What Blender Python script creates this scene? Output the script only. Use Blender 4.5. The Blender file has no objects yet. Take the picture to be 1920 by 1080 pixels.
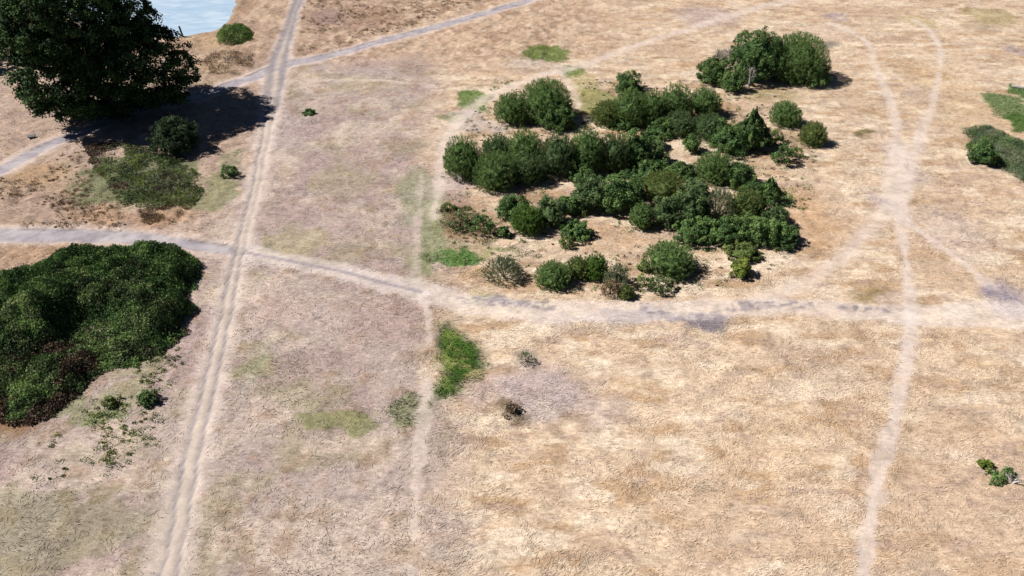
import bpy, math, random
import numpy as np
from mathutils import Vector, Matrix

# ------------------------------------------------------------------ camera, light, exposure
SC = bpy.context.scene
COL = SC.collection
CAM_H, PITCH, HFOV = 36.0, math.radians(36.0), math.radians(65.0)
FPX = 960.0 / math.tan(HFOV / 2)
cam_data = bpy.data.cameras.new('camera')
cam_data.angle = HFOV
cam_data.clip_start, cam_data.clip_end = 0.5, 6000
cam = bpy.data.objects.new('camera', cam_data)
COL.objects.link(cam)
cam.location = (0, 0, CAM_H)
cam.rotation_euler = (math.pi / 2 - PITCH, 0, 0)
SC.camera = cam

SUN_EL, SHADOW_AZ = 46.0, -6.0       # degrees; direction in which shadows fall, from +x
SUN_POWER, SKY_POWER, EXPOSURE = 5.0, 0.05, 0.77
sd = bpy.data.lights.new('sun', 'SUN')
sd.energy, sd.angle, sd.color = SUN_POWER, math.radians(0.5), (1.0, 0.955, 0.90)
sun = bpy.data.objects.new('sun', sd)
COL.objects.link(sun)
_el, _az = math.radians(SUN_EL), math.radians(SHADOW_AZ)
ldir = Vector((math.cos(_el) * math.cos(_az), math.cos(_el) * math.sin(_az), -math.sin(_el)))
sun.rotation_euler = ldir.to_track_quat('-Z', 'Y').to_euler()
W = bpy.data.worlds.new('World')
SC.world = W
W.use_nodes = True
wn = W.node_tree.nodes
sky = wn.new('ShaderNodeTexSky')
sky.sky_type = 'NISHITA'
sky.sun_disc = False
sky.sun_elevation = _el
_s = -ldir
sky.sun_rotation = math.atan2(_s.x, _s.y)
sky.air_density, sky.dust_density, sky.altitude = 0.28, 0.0, 100
W.node_tree.links.new(sky.outputs[0], wn['Background'].inputs[0])
wn['Background'].inputs[1].default_value = SKY_POWER
SC.view_settings.view_transform = 'Standard'
SC.view_settings.look = 'None'
SC.view_settings.gamma = 1
SC.view_settings.exposure = EXPOSURE
SC.view_settings.use_curve_mapping = False
SC.render.engine = 'CYCLES'
SC.cycles.max_bounces = 5
SC.cycles.transparent_max_bounces = 4

# ------------------------------------------------------------------ measuring: photograph pixel -> place on the ground
cp, sp = math.cos(PITCH), math.sin(PITCH)
def P(px, py, z=0.0):
    a, b = (px - 960) / FPX, (540 - py) / FPX
    d = np.array([a, cp + b * sp, -sp + b * cp])
    t = (z - CAM_H) / d[2]
    return np.array([d[0] * t, d[1] * t])
def scale_at(px, py):                  # pixels per metre across at that ground point
    p = P(px, py)
    depth = p[1] * cp + CAM_H * sp
    return FPX / depth
def z_at(py, Y):                       # height above ground where the ray of row py passes depth Y
    b = (540 - py) / FPX
    return CAM_H + Y * (-sp + b * cp) / (cp + b * sp)

# ------------------------------------------------------------------ numpy noise
_rt = np.random.RandomState(5).rand(256, 256)
def vn(x, y, s=0):
    x = np.asarray(x) + s * 17.31; y = np.asarray(y) + s * 9.77
    xi = np.floor(x).astype(int); yi = np.floor(y).astype(int)
    fx = x - xi; fy = y - yi
    fx = fx * fx * (3 - 2 * fx); fy = fy * fy * (3 - 2 * fy)
    a = _rt[xi & 255, yi & 255]; b = _rt[(xi + 1) & 255, yi & 255]
    c = _rt[xi & 255, (yi + 1) & 255]; d = _rt[(xi + 1) & 255, (yi + 1) & 255]
    return (a * (1 - fx) + b * fx) * (1 - fy) + (c * (1 - fx) + d * fx) * fy
def fbm(x, y, s=0, o=4):
    t = 0; amp = .5; tot = 0
    for i in range(o):
        t = t + amp * vn(x * 2 ** i, y * 2 ** i, s + i * 3); tot += amp; amp *= .55
    return t / tot                     # about 0..1, mean .5
def sst(e0, e1, x):
    t = np.clip((x - e0) / (e1 - e0), 0, 1)
    return t * t * (3 - 2 * t)
def lin(c):
    c = np.array(c, float) / 255
    return np.where(c <= .04045, c / 12.92, ((c + .055) / 1.055) ** 2.4)
GAIN = 0.66
def alb(r, g, b): return lin((r, g, b)) * GAIN * np.array([.985, 1.055, 1.20])

def seg_dist(x, y, pts):
    """distance to a polyline (metres) and the width interpolated along it; pts = (X, Y, w)"""
    best = np.full(x.shape, 1e9); ww = np.zeros(x.shape); sd_ = np.zeros(x.shape)
    for (ax, ay, aw), (bx, by, bw) in zip(pts[:-1], pts[1:]):
        dx, dy = bx - ax, by - ay
        L2 = dx * dx + dy * dy + 1e-9
        t = np.clip(((x - ax) * dx + (y - ay) * dy) / L2, 0, 1)
        qx, qy = ax + t * dx, ay + t * dy
        d = np.hypot(x - qx, y - qy)
        m = d < best
        best = np.where(m, d, best); ww = np.where(m, aw + t * (bw - aw), ww)
        sgn = np.sign(dx * (y - ay) - dy * (x - ax))
        sd_ = np.where(m, d * sgn, sd_)
    return best, ww, sd_
def smooth_line(px):
    """Catmull-Rom through pixel points, then to the ground; each (px, py, half width in m)"""
    p = np.array(px, float)
    g = np.array([list(P(a, b)) + [c] for a, b, c in p])
    out = []
    for i in range(len(g) - 1):
        p0, p1, p2, p3 = g[max(i - 1, 0)], g[i], g[i + 1], g[min(i + 2, len(g) - 1)]
        for t in np.linspace(0, 1, 5)[:-1]:
            out.append(.5 * ((2 * p1) + (p2 - p0) * t + (2 * p0 - 5 * p1 + 4 * p2 - p3) * t * t + (3 * p1 - p0 - 3 * p2 + p3) * t ** 3))
    out.append(g[-1])
    return [tuple(o) for o in out]
def poly_sd(x, y, poly):
    """signed distance to polygon, negative inside"""
    d = np.full(x.shape, 1e9); ins = np.zeros(x.shape, bool)
    n = len(poly)
    for i in range(n):
        ax, ay = poly[i]; bx, by = poly[(i + 1) % n]
        dx, dy = bx - ax, by - ay
        t = np.clip(((x - ax) * dx + (y - ay) * dy) / (dx * dx + dy * dy + 1e-9), 0, 1)
        d = np.minimum(d, np.hypot(x - ax - t * dx, y - ay - t * dy))
        c = ((ay > y) != (by > y)) & (x < (bx - ax) * (y - ay) / (by - ay + 1e-12) + ax)
        ins ^= c
    return np.where(ins, -d, d)
def GP(pts): return [tuple(P(a, b)) for a, b in pts]

# ------------------------------------------------------------------ ground plan (traced, laid out in metres on the ground)
L_foot = smooth_line([(-160, 395, .85), (0, 318, .85), (90, 272, .85), (180, 237, .85), (260, 205, .85), (340, 190, .9), (430, 160, .95), (480, 142, 1.0),
                      (525, 124, 1.1), (620, 104, .85), (720, 76, .85), (850, 42, .85), (990, 2, .8), (1150, -45, .8)])
L_track = smooth_line([(585, -80, .5), (560, 0, .5), (540, 60, .6), (523, 120, 1.1), (514, 165, 1.0), (503, 230, .6), (480, 350, .45), (449, 465, .42),
                       (431, 550, .50), (405, 670, .54), (377, 785, .58), (342, 940, .6), (312, 1080, .6), (286, 1200, .6)])
L_cross = smooth_line([(-150, 436, 1.15), (0, 441, 1.1), (130, 441, 1.05), (250, 446, .9), (350, 457, .7), (448, 470, .65)])
L_crossthin = smooth_line([(448, 470, .12), (520, 484, .12), (640, 508, .12), (715, 528, .14), (790, 547, .12)])
L_crossverge = smooth_line([(448, 470, 1.0), (620, 505, 1.0), (800, 548, 1.4), (880, 570, 1.5), (1000, 582, 1.6), (1150, 585, 1.5), (1340, 580, 1.3),
                            (1500, 576, 1.2), (1620, 584, 1.3), (1740, 594, 1.5), (1860, 590, 1.6), (2050, 600, 1.6)])
L_crossgrey = smooth_line([(870, 560, .5), (960, 568, .45), (1050, 575, .6), (1150, 582, .75), (1300, 578, .8), (1480, 570, .45), (1600, 578, .4), (1700, 584, .4),
                           (1850, 582, .8), (2000, 590, 1.2)])
WORN = [
 smooth_line([(1600, 1180, .65), (1622, 1040, .62), (1640, 925, .6), (1668, 820, .6), (1690, 720, .7), (1706, 620, .75), (1705, 560, .6), (1697, 480, .55), (1690, 410, .8),
              (1690, 330, 1.0), (1690, 270, 1.2)]),
 smooth_line([(1690, 400, 1.0), (1668, 360, 1.0), (1672, 300, 1.0), (1680, 240, .9), (1670, 190, .55), (1640, 120, .5), (1620, 75, .7), (1560, 45, 1.0)]),
 smooth_line([(1690, 400, .9), (1708, 320, .9), (1722, 260, .9), (1745, 205, .7), (1760, 140, .4), (1764, 100, .45), (1745, 60, .5), (1715, 38, .5)]),
 smooth_line([(1680, 395, .7), (1740, 445, .45), (1800, 488, .5), (1855, 535, .9)]),
 smooth_line([(1672, 375, 1.1), (1640, 420, 1.0), (1570, 490, .8), (1510, 530, .9), (1430, 562, 1.2)]),
 smooth_line([(1480, 0, 1.3), (1400, 20, 1.2), (1290, 55, 1.1), (1180, 90, 1.0), (1090, 125, 1.2), (1020, 140, 1.0), (920, 180, .9), (855, 230, 1.2), (828, 290, .9),
              (822, 350, .8), (815, 410, .5)]),
 smooth_line([(1045, 125, .6), (1070, 160, .6), (1085, 200, .5)]),
 smooth_line([(540, 152, .5), (620, 150, .35), (720, 152, .35), (815, 162, .5)]),
 smooth_line([(795, 550, .6), (803, 610, .36), (805, 680, .36), (798, 740, .4), (790, 800, .5), (782, 900, .4), (770, 1080, .4)]),
 smooth_line([(782, 540, .4), (780, 470, .25), (785, 400, .2), (790, 330, .2)]),
]
POND = GP([(150, 40), (230, 66), (320, 70), (368, 63), (408, 52), (430, 34), (443, 4), (455, -30), (420, -75), (200, -80), (60, -20)])

# patches of other ground cover: (centre px, centre py, rx, ry, tilt deg, colour, strength)
def blob(x, y, cx, cy, rx, ry, soft=.45, warp=None):
    c = P(cx, cy); s = scale_at(cx, cy)
    rxm = rx / s
    rym = abs(P(cx, cy - ry)[1] - P(cx, cy + ry)[1]) / 2
    wx, wy = warp
    d = np.hypot((x + wx - c[0]) / rxm, (y + wy - c[1]) / rym)
    return 1 - sst(1 - soft, 1 + soft, d)
GREEN = [  # vivid to dull green grass
 (1022, 101, 40, 15, (112, 126, 60), .9), (893, 188, 30, 19, (118, 136, 72), .95), (1072, 135, 20, 14, (112, 134, 66), .9), (1120, 195, 45, 28, (130, 130, 66), .75),
 (845, 484, 62, 11, (98, 132, 62), .9), (880, 478, 32, 8, (92, 124, 60), .8), (812, 430, 26, 80, (138, 142, 100), .75), (778, 365, 30, 56, (152, 149, 116), .65), (935, 470, 30, 6, (140, 140, 85), .5),
 (770, 765, 36, 32, (108, 120, 64), .6), (640, 790, 90, 22, (130, 130, 78), .7), (475, 690, 30, 20, (150, 145, 100), .5), (600, 740, 70, 30, (150, 142, 104), .4),
 (1900, 205, 42, 36, (84, 112, 54), .85), (1925, 235, 30, 22, (80, 104, 44), .95), (1925, 175, 26, 14, (66, 104, 40), .9), (410, 355, 34, 42, (136, 136, 92), .7), (435, 300, 20, 20, (140, 138, 98), .5),
 (1725, 40, 30, 12, (190, 168, 120), .6), (1860, 30, 45, 16, (168, 150, 100), .6), (870, 660, 30, 8, (120, 120, 70), .3), (640, 340, 60, 30, (165, 150, 115), .4), (700, 160, 70, 18, (172, 152, 118), .3),
 (555, 445, 60, 26, (158, 144, 104), .5), (845, 222, 20, 9, (140, 142, 92), .7), (150, 770, 50, 22, (128, 132, 80), .6), (230, 745, 46, 26, (140, 138, 92), .5), (210, 780, 46, 16, (108, 130, 66), .6), (1100, 165, 24, 30, (170, 155, 100), .5),
 (270, 690, 50, 26, (158, 148, 106), .5), (905, 560, 30, 9, (196, 190, 130), .4), (790, 500, 20, 24, (130, 130, 88), .5), (260, 335, 110, 52, (104, 112, 72), .8), (60, 1000, 200, 90, (118, 122, 72), .4),
]
OTHER = [  # brown, purple, grey, pale
 (420, 120, 48, 26, (164, 136, 104), .7), (405, 75, 60, 18, (182, 150, 112), .7), (440, 20, 26, 32, (158, 124, 96), .7), (650, 32, 62, 26, (164, 132, 112), .6), (710, 30, 40, 18, (150, 118, 92), .6), (615, 30, 26, 16, (150, 124, 112), .6),
 (1325, 30, 60, 18, (176, 156, 152), .5), (1548, 84, 20, 7, (112, 108, 96), .8), (1565, 30, 22, 8, (168, 148, 146), .6), (1625, 250, 22, 6, (116, 104, 62), .9), (1730, 180, 30, 18, (196, 172, 160), .6),
 (1632, 552, 38, 15, (150, 126, 80), .8), (1668, 560, 28, 12, (190, 166, 150), .6), (1670, 385, 34, 22, (188, 170, 168), .6), (1690, 300, 20, 46, (204, 186, 172), .5), (1790, 440, 60, 50, (212, 190, 172), .5),
 (1330, 612, 36, 14, (134, 122, 122), .9), (1220, 592, 110, 13, (150, 136, 136), .85), (1310, 596, 60, 12, (140, 126, 128), .8), (930, 563, 60, 9, (134, 122, 122), .9), (1890, 560, 40, 32, (176, 160, 158), .7), (1870, 548, 22, 12, (150, 136, 140), .6),
 (1000, 730, 100, 44, (186, 166, 160), .7), (1090, 760, 80, 40, (186, 164, 152), .5), (985, 672, 26, 15, (150, 136, 122), .6), (955, 772, 36, 15, (110, 92, 62), .8), (1080, 790, 50, 16, (150, 122, 96), .6), (1170, 660, 45, 26, (206, 172, 138), .4), (1560, 700, 60, 26, (188, 160, 132), .5),
 (1480, 660, 60, 26, (180, 152, 126), .5), (1060, 605, 60, 10, (184, 160, 148), .5), (1640, 650, 16, 18, (176, 144, 110), .4), (1260, 640, 40, 18, (212, 184, 160), .4), (820, 590, 50, 14, (170, 142, 114), .5), (815, 520, 30, 20, (176, 150, 124), .5),
 (870, 420, 66, 34, (150, 120, 86), .75), (850, 395, 40, 18, (158, 126, 96), .6), (880, 470, 60, 16, (146, 132, 92), .5), (1010, 375, 70, 14, (160, 126, 90), .6), (1150, 450, 70, 20, (196, 160, 122), .5), (1230, 430, 30, 14, (176, 140, 112), .5),
 (700, 590, 70, 46, (182, 154, 138), .5), (600, 600, 70, 30, (190, 166, 152), .5), (520, 570, 50, 46, (192, 166, 150), .5), (540, 240, 50, 40, (180, 158, 148), .5), (470, 700, 12, 60, (182, 176, 150), .4),
 (90, 370, 90, 48, (172, 142, 112), .6), (60, 385, 80, 26, (166, 138, 122), .5), (310, 405, 56, 24, (176, 134, 96), .6), (190, 405, 60, 18, (178, 138, 100), .6), (60, 330, 50, 20, (176, 140, 98), .6), (345, 345, 30, 26, (150, 128, 96), .5), (210, 440, 40, 8, (200, 170, 138), .4),
 (90, 475, 100, 15, (178, 140, 104), .7), (20, 490, 50, 18, (172, 140, 112), .5), (40, 740, 60, 60, (130, 98, 66), .8), (20, 780, 60, 40, (140, 100, 62), .7), (390, 120, 26, 20, (178, 148, 112), .5), (420, 250, 30, 40, (182, 152, 122), .5),
 (1200, 250, 60, 20, (180, 140, 96), .5), (1180, 175, 40, 12, (166, 132, 92), .5), (1340, 190, 20, 20, (160, 124, 84), .6), (1450, 180, 50, 12, (150, 138, 92), .5), (1500, 262, 40, 14, (152, 126, 86), .5), (1510, 400, 40, 60, (196, 154, 110), .6), (1370, 200, 16, 12, (168, 130, 90), .5),
 (1290, 230, 14, 10, (120, 96, 60), .4), (1430, 300, 50, 24, (186, 150, 112), .4), (1850, 50, 40, 10, (170, 150, 120), .4), (1560, 130, 18, 60, (204, 176, 140), .5), (1800, 200, 70, 80, (202, 170, 128), .5), (1905, 95, 20, 10, (156, 140, 142), .5), (1700, 130, 40, 16, (184, 148, 108), .45),
 (1820, 620, 80, 30, (204, 172, 136), .4), (1860, 700, 60, 60, (210, 180, 144), .4), (1440, 870, 110, 50, (208, 172, 132), .45), (1480, 800, 60, 30, (196, 160, 118), .4), (1860, 865, 14, 10, (160, 136, 130), .5), (1400, 740, 90, 40, (226, 198, 162), .4),
 (870, 215, 30, 14, (186, 174, 168), .7), (1000, 122, 60, 12, (196, 180, 164), .4), (905, 238, 44, 10, (196, 180, 172), .5), (850, 345, 44, 20, (184, 162, 156), .6), (845, 375, 40, 10, (170, 140, 128), .5), (790, 395, 20, 60, (196, 180, 160), .3), (1560, 60, 60, 20, (214, 188, 160), .4),
]
CRESC = GP([(822, 604), (845, 600), (880, 630), (912, 660), (916, 690), (890, 712), (850, 742), (815, 748), (818, 700), (812, 650)])
BLUEP = GP([(1808, 240), (1850, 236), (1888, 250), (1935, 272), (1990, 300), (1990, 380), (1930, 350), (1890, 322), (1850, 305), (1822, 275)])
UND = [(210, 255, 70, 22)]

X_SPLIT0, X_SPLIT1 = P(820, 300)[0], P(840, 700)[0]

def cover(x, y):
    """returns albedo (n,3), path class, grassiness, relief z at the ground positions"""
    n1 = fbm(x / 9, y / 9, 1); n2 = fbm(x / 3.2, y / 3.2, 2); n3 = fbm(x / 1.1, y / 1.1, 3, 3)
    n4 = fbm(x / 2.4 + n1 * 2, y / .9, 7, 4)             # grass lying across the slope
    n5 = fbm(x / 5 + 40, y / 4, 11, 4)
    n6 = fbm(x / .5, y / .5, 61, 2)
    warp = ((fbm(x / 1.6, y / 1.6, 21, 3) - .5) * 2.2, (fbm(x / 1.6, y / 1.6, 31, 3) - .5) * 2.8)
    mix = lambda a, b, t: a * (1 - t[:, None]) + b * t[:, None]
    left = np.tile(alb(181, 159, 143), (x.size, 1))
    left = mix(left, alb(164, 148, 118), sst(.50, .66, n5) * .75)
    left = mix(left, alb(206, 182, 158), sst(.50, .64, n2) * .7)
    left = mix(left, alb(172, 146, 134), sst(.50, .64, fbm(x / 4, y / 4, 44, 4)) * .7)
    left = mix(left, alb(160, 130, 100), sst(.56, .74, n3) * .5)
    right = np.tile(alb(216, 187, 153), (x.size, 1))
    right = mix(right, alb(186, 150, 112), sst(.50, .66, n4) * .8)
    right = mix(right, alb(232, 208, 176), sst(.52, .66, fbm(x / 2.8, y / 1.0, 17, 4)) * .75)
    right = mix(right, alb(198, 166, 134), sst(.50, .66, n5) * .6)
    right = mix(right, alb(176, 148, 128), sst(.60, .74, fbm(x / 1.4, y / .6, 57, 3)) * .5)
    t = np.clip((y - P(0, 700)[1]) / (P(0, 300)[1] - P(0, 700)[1]), -1, 2)
    xs = X_SPLIT1 + (X_SPLIT0 - X_SPLIT1) * t
    side = sst(-3, 3, x - xs + (n2 - .5) * 5)
    # the ground beyond the footpath is coarser and browner
    c = mix(left, right, side)
    far = sst(0, 6, y - P(600, 130)[1] + (n2 - .5) * 6) * (1 - sst(P(1000, 50)[0], P(1250, 50)[0], x))
    cf = mix(np.tile(alb(196, 164, 132), (x.size, 1)), alb(168, 134, 106), sst(.46, .62, n2) * .8)
    cf = mix(cf, alb(214, 186, 156), sst(.54, .68, n3) * .7)
    c = mix(c, cf, far * .85)
    lft = (1 - sst(P(380, 400)[0], P(440, 400)[0], x)) * sst(0, 3, y - P(0, 640)[1])
    cl = mix(np.tile(alb(190, 160, 132), (x.size, 1)), alb(158, 130, 108), sst(.45, .62, n2) * .7)
    c = mix(c, cl, lft * .6)
    for cx, cy, rx, ry, col, st in OTHER:
        c = mix(c, alb(*col), blob(x, y, cx, cy, rx, ry, .5, warp) * st * (.72 + .5 * n3))
    green = np.zeros(x.size)
    for cx, cy, rx, ry, col, st in GREEN:
        m = sst(.42, .72, blob(x, y, cx, cy, rx, ry, .5, warp) * .75 + n3 * .38 + (n6 - .5) * .15) * st
        c = mix(c, alb(*col), m)
        if col[1] > col[0] + 9: green = np.maximum(green, m)
    ws = (warp[0] * .35, warp[1] * .35)
    d = poly_sd(x + ws[0], y + ws[1], CRESC)
    m = (1 - sst(-.8, .45, d + (n3 - .5) * 1.2))
    cg = mix(np.tile(alb(72, 100, 34), (x.size, 1)), alb(120, 132, 62), sst(.46, .66, n2))
    cg = mix(cg, alb(46, 78, 22), sst(.48, .62, n3) * .85)
    cg = mix(cg, alb(150, 146, 84), sst(.58, .7, fbm(x / 1.8, y / .8, 99, 3)) * .8)
    c = mix(c, cg, m); green = np.maximum(green, m)
    d = poly_sd(x + ws[0] * 2, y + ws[1] * 2, BLUEP)
    m = 1 - sst(-.6, .5, d)
    c = mix(c, mix(np.tile(alb(78, 92, 76), (x.size, 1)), alb(96, 104, 72), sst(.45, .6, n3)), m * .95); green = np.maximum(green, m)
    # ---- paths
    cls = np.zeros(x.size, int); rel = np.zeros(x.size); bare = np.zeros(x.size)
    wob = (n3 - .5) * .5
    pale = alb(214, 192, 172)
    def worn(line, k, st=.85, grow=1.0, col=pale, soft=.8):
        d, w, s_ = seg_dist(x, y, line)
        d = d + wob * 1.5 + (n2 - .5) * .9
        w = w * grow * .82
        return (1 - sst(w * (1 - soft), w * (1 + soft) + .1, d)) * st * np.clip(.45 + n3 * .7 + n2 * .35, 0, 1.1), d < w * .95
    for i, ln in enumerate(WORN):
        m, ins = worn(ln, i, (.85, .8, .8, .75, .7, .75, .5, .6, .7, .35)[i], (.72, .8, .8, .7, .9, .85, .8, .7, .75, .8)[i], col=pale, soft=(.5, .8, .8, .6, 1, 1, 1, .6, .5, .8)[i])
        c = mix(c, pale * (.97 + .08 * n3[:, None]), m); bare = np.maximum(bare, m)
        green *= 1 - m
        cls[ins] = 4 if i < 5 else (5 if i == 5 or i == 6 else (6 if i == 7 else 7))
    for i, ln in enumerate((L_foot, L_track, L_cross, L_crossverge)):    # trodden pale verges
        d, w, s_ = seg_dist(x, y, ln)
        g = (.6, .5, .5, 0)[i]; w = w * (1, 1, 1, .7)[i]
        m = (1 - sst(w + g * .35, w + g + .5, d + wob * 1.2 + (n2 - .5) * .8)) * (.6, .68, .5, .55)[i]
        c = mix(c, (alb(216, 194, 176), alb(216, 194, 176), alb(216, 194, 176), alb(226, 208, 192))[i], m * np.clip(.3 + .75 * n3 + .5 * n4, 0, 1)); bare = np.maximum(bare, m); green *= 1 - m
        if i == 3: cls[(d + wob < w * .9)] = 3
    for cx, cy, rx, ry, col, st in OTHER:
        if col[2] > col[1] and 540 < cy < 620:
            c = mix(c, alb(*col), blob(x, y, cx, cy, rx, ry, .5, warp) * st * sst(.36, .60, fbm(x / .45, y / .35, 68, 3)))
    gv = alb(170, 158, 155)
    d, w, s_ = seg_dist(x, y, L_crossgrey)
    speck = sst(.40, .62, fbm(x / .4, y / .3, 66, 3))
    m = (1 - sst(w * .5, w * 1.5, d + wob * .8)) * speck * sst(.44, .58, n2) * .9
    c = mix(c, alb(150, 137, 134), m)
    d, w, s_ = seg_dist(x, y, L_crossthin)
    m = (1 - sst(w, w * 2.2, d + wob * .25)) * .75
    c = mix(c, alb(150, 138, 138), m); rel -= m * .04; cls[d < w * 1.8] = 3
    for i, ln in enumerate((L_foot, L_cross)):
        d, w, s_ = seg_dist(x, y, ln)
        m = 1 - sst(w * .8, w * 1.0 + .16, d + wob * .28)
        cc = mix(np.tile(gv, (x.size, 1)), alb(196, 182, 172), sst(.44, .62, fbm(x / 2.2, y / 1.2, 71, 3)) * .6)
        cc = mix(cc, alb(140, 130, 128), sst(.5, .66, n6) * .35)
        # a darker, broken edge along the far side
        e = np.exp(-((s_ - w * .86) / .10) ** 2) * sst(.42, .58, n2) * .8
        c = mix(c, cc, m); c = mix(c, alb(112, 100, 92), e * .8)
        bare = np.maximum(bare, m); rel -= m * .05; green *= 1 - m
        cls[m > .5] = 1 if i == 0 else 3
    d, w, s_ = seg_dist(x, y, L_track)
    m = 1 - sst(w * .85, w + .22, d + wob * .3)
    upper = sst(P(500, 250)[1], P(510, 175)[1], y)
    rutw = .11 + .4 * upper
    rut = np.exp(-((np.abs(s_ + wob * .35 + (n6 - .5) * .12 + (n2 - .5) * .4) - w * .66) / rutw) ** 2) * np.clip(.6 + .8 * n3, 0, 1)
    weak = np.where((s_ > 0) & (upper < .5), np.clip(.35 + .65 * (1 - sst(P(0, 470)[1] - .5, P(0, 470)[1] + 2, y)) , 0, 1), 1)
    c = mix(c, alb(204, 183, 160), m * .6)
    c = mix(c, mix(np.tile(gv * .66, (x.size, 1)), alb(176, 162, 154), sst(.48, .66, n3) * .4), np.clip(rut * weak * .95, 0, 1) * (d < w * 2.4))
    bare = np.maximum(bare, m); rel -= m * .03 + rut * .05 * (d < w * 2.4); green *= 1 - m
    cls[m > .5] = 2
    c = mix(c, c * .82, sst(.6, .74, n6) * (1 - bare * .6))
    c = mix(c, alb(150, 128, 104), np.exp(-((gdp_ := poly_sd(x + ws[0] * .6, y + ws[1] * .6, POND)) / .9) ** 2) * .7)
    # ---- relief
    rough = 1 - bare * .85
    far_d = np.hypot(x, y) < 220
    z = rel + rough * ((n3 - .5) * .10 + (n6 - .5) * .02) + (fbm(x / 14, y / 14, 81) - .5) * .25
    z = z + (fbm(x / 1.3, y / 1.3, 91, 3) - .45) * .5 * np.maximum(far, lft * .9) * rough
    dp = poly_sd(x + ws[0] * .6, y + ws[1] * .6, POND)
    z = np.where(far_d, z, z - 1.0 * 0) - 1.3 * (1 - sst(-1.8, .7, dp))
    return c, cls, 1 - bare, z, green, dp

# ------------------------------------------------------------------ materials
def nodes(name):
    m = bpy.data.materials.new(name); m.use_nodes = True
    nt = m.node_tree
    return m, nt, nt.nodes['Principled BSDF'], nt.links.new
def nn(nt, t, **kw):
    n = nt.nodes.new(t)
    for k, v in kw.items():
        if isinstance(v, (int, float, tuple)) and k in n.inputs: n.inputs[k].default_value = v
        else: setattr(n, k, v)
    return n
def ramp(nt, fac, stops):
    r = nt.nodes.new('ShaderNodeValToRGB')
    e = r.color_ramp.elements
    while len(e) < len(stops): e.new(.5)
    for q, (p, c) in zip(e, stops):
        q.position = p; q.color = (*c, 1) if isinstance(c, tuple) else (c, c, c, 1)
    nt.links.new(fac, r.inputs[0])
    return r.outputs[0]
def mixc(nt, a, b, fac=1.0, mode='MULTIPLY'):
    m = nt.nodes.new('ShaderNodeMix'); m.data_type = 'RGBA'; m.blend_type = mode
    for i, v in ((0, fac), (6, a), (7, b)):
        if hasattr(v, 'is_linked') or hasattr(v, 'links'): nt.links.new(v, m.inputs[i])
        else: m.inputs[i].default_value = v if i == 0 else (*v, 1)
    return m.outputs[2]

def ground_material():
    m, nt, bs, ln = nodes('dry_ground')
    at = nn(nt, 'ShaderNodeAttribute', attribute_name='tint')
    gr = nn(nt, 'ShaderNodeAttribute', attribute_name='grassy')
    geo = nn(nt, 'ShaderNodeNewGeometry')
    mp = nn(nt, 'ShaderNodeMapping'); mp.inputs['Scale'].default_value = (1.0, 2.1, 1)
    mp.inputs['Rotation'].default_value = (0, 0, .18)
    ln(geo.outputs['Position'], mp.inputs[0])
    swirl = nn(nt, 'ShaderNodeTexNoise'); swirl.inputs['Scale'].default_value = 2.6; swirl.inputs['Detail'].default_value = 5
    swirl.inputs['Distortion'].default_value = .9; swirl.inputs['Roughness'].default_value = .62
    ln(mp.outputs[0], swirl.inputs['Vector'])
    fine = nn(nt, 'ShaderNodeTexNoise'); fine.inputs['Scale'].default_value = 9; fine.inputs['Detail'].default_value = 4
    fine.inputs['Roughness'].default_value = .7
    ln(geo.outputs['Position'], fine.inputs['Vector'])
    wide = nn(nt, 'ShaderNodeTexNoise'); wide.inputs['Scale'].default_value = .75; wide.inputs['Detail'].default_value = 6
    wide.inputs['Distortion'].default_value = .8
    ln(geo.outputs['Position'], wide.inputs['Vector'])
    a = ramp(nt, swirl.outputs[0], [(.28, (.56, .51, .47)), (.43, (.90, .885, .87)), (.55, (1.10, 1.10, 1.10)), (.68, (1.42, 1.43, 1.43))])
    b = ramp(nt, fine.outputs[0], [(.28, .84), (.46, 1.0), (.70, 1.14)])
    w = ramp(nt, wide.outputs[0], [(.3, (.84, .83, .82)), (.5, (1.0, 1.0, 1.0)), (.7, (1.12, 1.11, 1.08))])
    g1 = nn(nt, 'ShaderNodeMath', operation='MULTIPLY_ADD'); ln(gr.outputs['Fac'], g1.inputs[0]); g1.inputs[1].default_value = .72; g1.inputs[2].default_value = .2
    c = mixc(nt, at.outputs['Color'], a, g1.outputs[0])
    c = mixc(nt, c, b, .75)
    c = mixc(nt, c, w, 1.0)
    ln(c, bs.inputs['Base Color'])
    bs.inputs['Roughness'].default_value = .95
    bs.inputs['Specular IOR Level'].default_value = .15
    ad = nn(nt, 'ShaderNodeMath', operation='ADD'); ln(swirl.outputs[0], ad.inputs[0]); ln(fine.outputs[0], ad.inputs[1])
    bp = nn(nt, 'ShaderNodeBump'); bp.inputs['Distance'].default_value = .14
    g2 = nn(nt, 'ShaderNodeMath', operation='MULTIPLY_ADD'); ln(gr.outputs['Fac'], g2.inputs[0]); g2.inputs[1].default_value = .22; g2.inputs[2].default_value = .2
    ln(g2.outputs[0], bp.inputs['Strength']); ln(ad.outputs[0], bp.inputs['Height']); ln(bp.outputs[0], bs.inputs['Normal'])
    return m
def blade_material():
    m, nt, bs, ln = nodes('grass_blades')
    at = nn(nt, 'ShaderNodeAttribute', attribute_name='tint')
    no = nn(nt, 'ShaderNodeTexNoise'); no.inputs['Scale'].default_value = 3
    ln(mixc(nt, at.outputs['Color'], ramp(nt, no.outputs[0], [(.3, .85), (.7, 1.12)])), bs.inputs['Base Color'])
    bs.inputs['Roughness'].default_value = .8; bs.inputs['Specular IOR Level'].default_value = .2
    return m
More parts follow.
